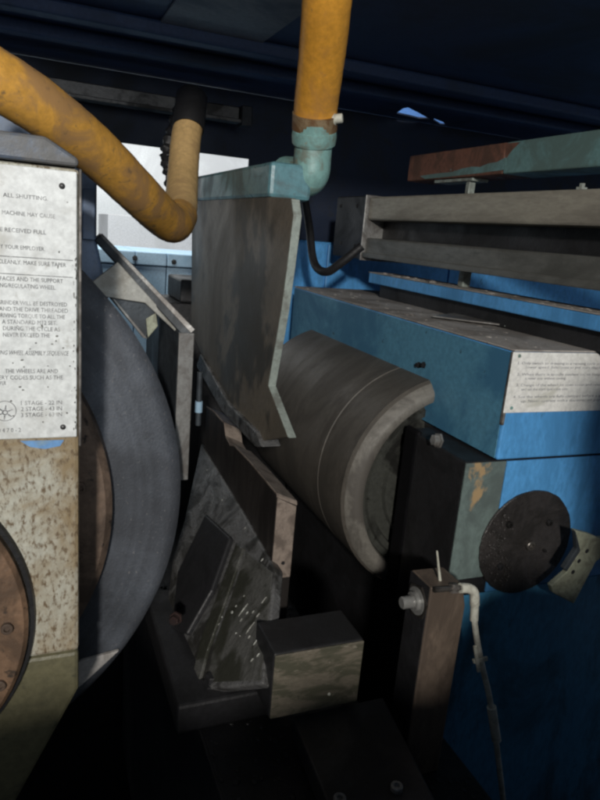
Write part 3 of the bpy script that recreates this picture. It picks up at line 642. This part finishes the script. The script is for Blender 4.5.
nut = lathe('washer', (k0.x-.0015, YP+.014, q.z), (-1, 0, 0), [(0, .016), (.0018, .016), (.0018, 0)], STEELBAR, pp, 6)
p0 = oy(441, 590, YP+.01); p1 = oy(437, 551, YP+.01)
tube('needle', [p0, p1], lambda t: .0016*(1-.55*t), NYLON, pp, 10, False)
p2 = oy(434, 590, YP-.003); p3 = oy(464, 587.5, YP-.003)
tube('arm', [p2, p3], .0024, STEELBAR, pp, 12, False)
tube('arm_nut', [oy(451, 588.5, YP-.003), oy(457, 588, YP-.003)], .0044, EDGE, pp, 6, False)
p4 = oy(471, 590, YP-.003)
sc = thing('sensor_cable', oy(472, 592, YP-.003), 'grey sensor lead with elbow plug and zip tie hanging from the probe post', 'cable')
tube('elbow_plug', [oy(460, 588, YP-.003), oy(469, 588.5, YP-.003), oy(474, 593, YP-.003), oy(474.5, 606, YP-.003), oy(474, 620, YP-.003)], lambda t: .0044 if t < .75 else .0038, CABLE, sc, 14)
cp = [oy(474, 618, YP-.003), oy(477, 640, YP-.004), oy(482, 665, YP-.006), oy(489, 695, YP-.009), oy(494, 725, YP-.012), oy(499, 765, YP-.017), oy(504, 810, YP-.02), oy(508, 870, YP-.02)]
tube('lead', cp, .0028, CABLE, sc, 12)
tube('sleeve', [oy(491.5, 707, YP-.0105), oy(494, 724, YP-.012), oy(496.5, 740, YP-.014)], .0046, CABLE, sc, 12, False)
zc0 = oy(480.5, 660, YP-.006)
zt2 = lathe('zip_tie', zc0, (oy(483, 672, YP-.006)-oy(480, 655, YP-.006)), [(-.0015, .0025), (-.0015, .0036), (.0015, .0036), (.0015, .0025)], NYLON, sc, 16)
prism('zip_tail', [oy(x, y, YP-.009) for x, y in ((473, 660), (488, 657), (488, 661), (474, 664))], (0, .002, 0), NYLON, zt2, .0004)
prism('zip_head', [oy(x, y, YP-.0105) for x, y in ((474, 647), (477, 646), (481, 672), (478, 673))], (0, .002, 0), NYLON, zt2, .0004)

# ------------------------------------------------------------------ slotted bracket on the right
br = thing('slotted_bracket', oy(578, 570, .45), 'olive angled bracket with drilled holes standing out beside the round oily cover', 'bracket')
YK = .45
q = oy(604, 548, YK); box('arm', (q.x-.006, q.x+.13), (YK+.0065, YK+.016), (q.z-.006, q.z+.006), BRACK, br, .001)
box('stand_off', (q.x+.115, q.x+.129), (YK+.0165, YH-.001), (q.z-.006, q.z+.006), BRACK, br, .001)
fc = [(575, 530), (590, 534), (604, 540), (604, 556), (596, 562), (574, 604), (553, 593), (551, 586), (567, 572), (580, 552)]
# face plate built from a polygon with drilled holes shown as recessed dark discs
prism('face_plate', [oy(x, y, YK) for x, y in fc], (0, .006, 0), BRACK, br, .001)
prism('side_flange', [oy(x, y, YK-.001) for x, y in ((576, 531), (581, 551), (567, 572), (564, 569), (577, 549))], (0, .006, 0), PDK, br, .001)
for px, py in ((587, 551), (579, 561), (573, 572)):
    q = oy(px, py, YK); lathe('drilled_hole', (q.x, YK-.0001, q.z), (0, -1, 0), [(0, .0025), (.0003, .0021), (.0001, .002), (.0001, 0)], BLACK, br, 14)

# ------------------------------------------------------------------ unseen apron added behind the camera, its edge shaped to shade the lower parts
# (shadow-casting outline in the plane y = YA)
YA = -.12
def through(p):                                   # where the light ray to p crosses the apron plane
    K = Vector(KEY); return K + (Vector(p)-K)*((YA-K.y)/(p[1]-K.y))

tops = [oy(-60, 720, .45), oy(60, 692, .45), oy(215, 715, .50), oy(320, 680, .44), oy(440, 684, .42), oy(470, 590, .485), oy(515, 566, .485), oy(566, 574, .485),
        oy(577, 520, .485), oy(572, 440, .49), oy(577, 400, .49), oy(586, 372, .49), oy(640, 362, .49), oy(760, 362, .49)]
prof = [through(p) for p in tops]
struct(prism('shadow_apron', [(-1.2, YA, .2), (-1.2, YA, prof[0].z)] + [tuple(p) for p in prof] + [(1.3, YA, prof[-1].z), (1.3, YA, .2)], (0, -.004, 0), NAVY, None, 0))
pbz = kb.z
pbo = box('post_base', (xe+.165, .385), (.2, .486), (pbz-.12, pbz-.0004), BLACK, None, .003)
tag(pbo, 'oily black base under the brown probe post, in front of the housing', 'base')

bm = bmesh.new()                                 # grinding sludge and swarf lying on the slide and foot
for k in range(420):
    x = random.uniform(xe+.002, xe+.155); y = random.uniform(.38, .75); r = random.uniform(.0008, .003)
    bmesh.ops.create_icosphere(bm, subdivisions=1, radius=r, matrix=Matrix.Translation((x, y, bedz)) @ Matrix.Diagonal((1, 1.3, .5, 1)))
for k in range(160):
    x = random.uniform(xe+.17, .38); y = random.uniform(.3, .48); r = random.uniform(.0008, .0026)
    bmesh.ops.create_icosphere(bm, subdivisions=1, radius=r, matrix=Matrix.Translation((x, y, pbz)) @ Matrix.Diagonal((1, 1.3, .5, 1)))
sl_ = finish('grinding_sludge', bm, DARKST, None, True); sl_['kind'] = 'stuff'
tag(sl_, 'dark lumps of grinding sludge scattered over the oily bed', 'sludge')
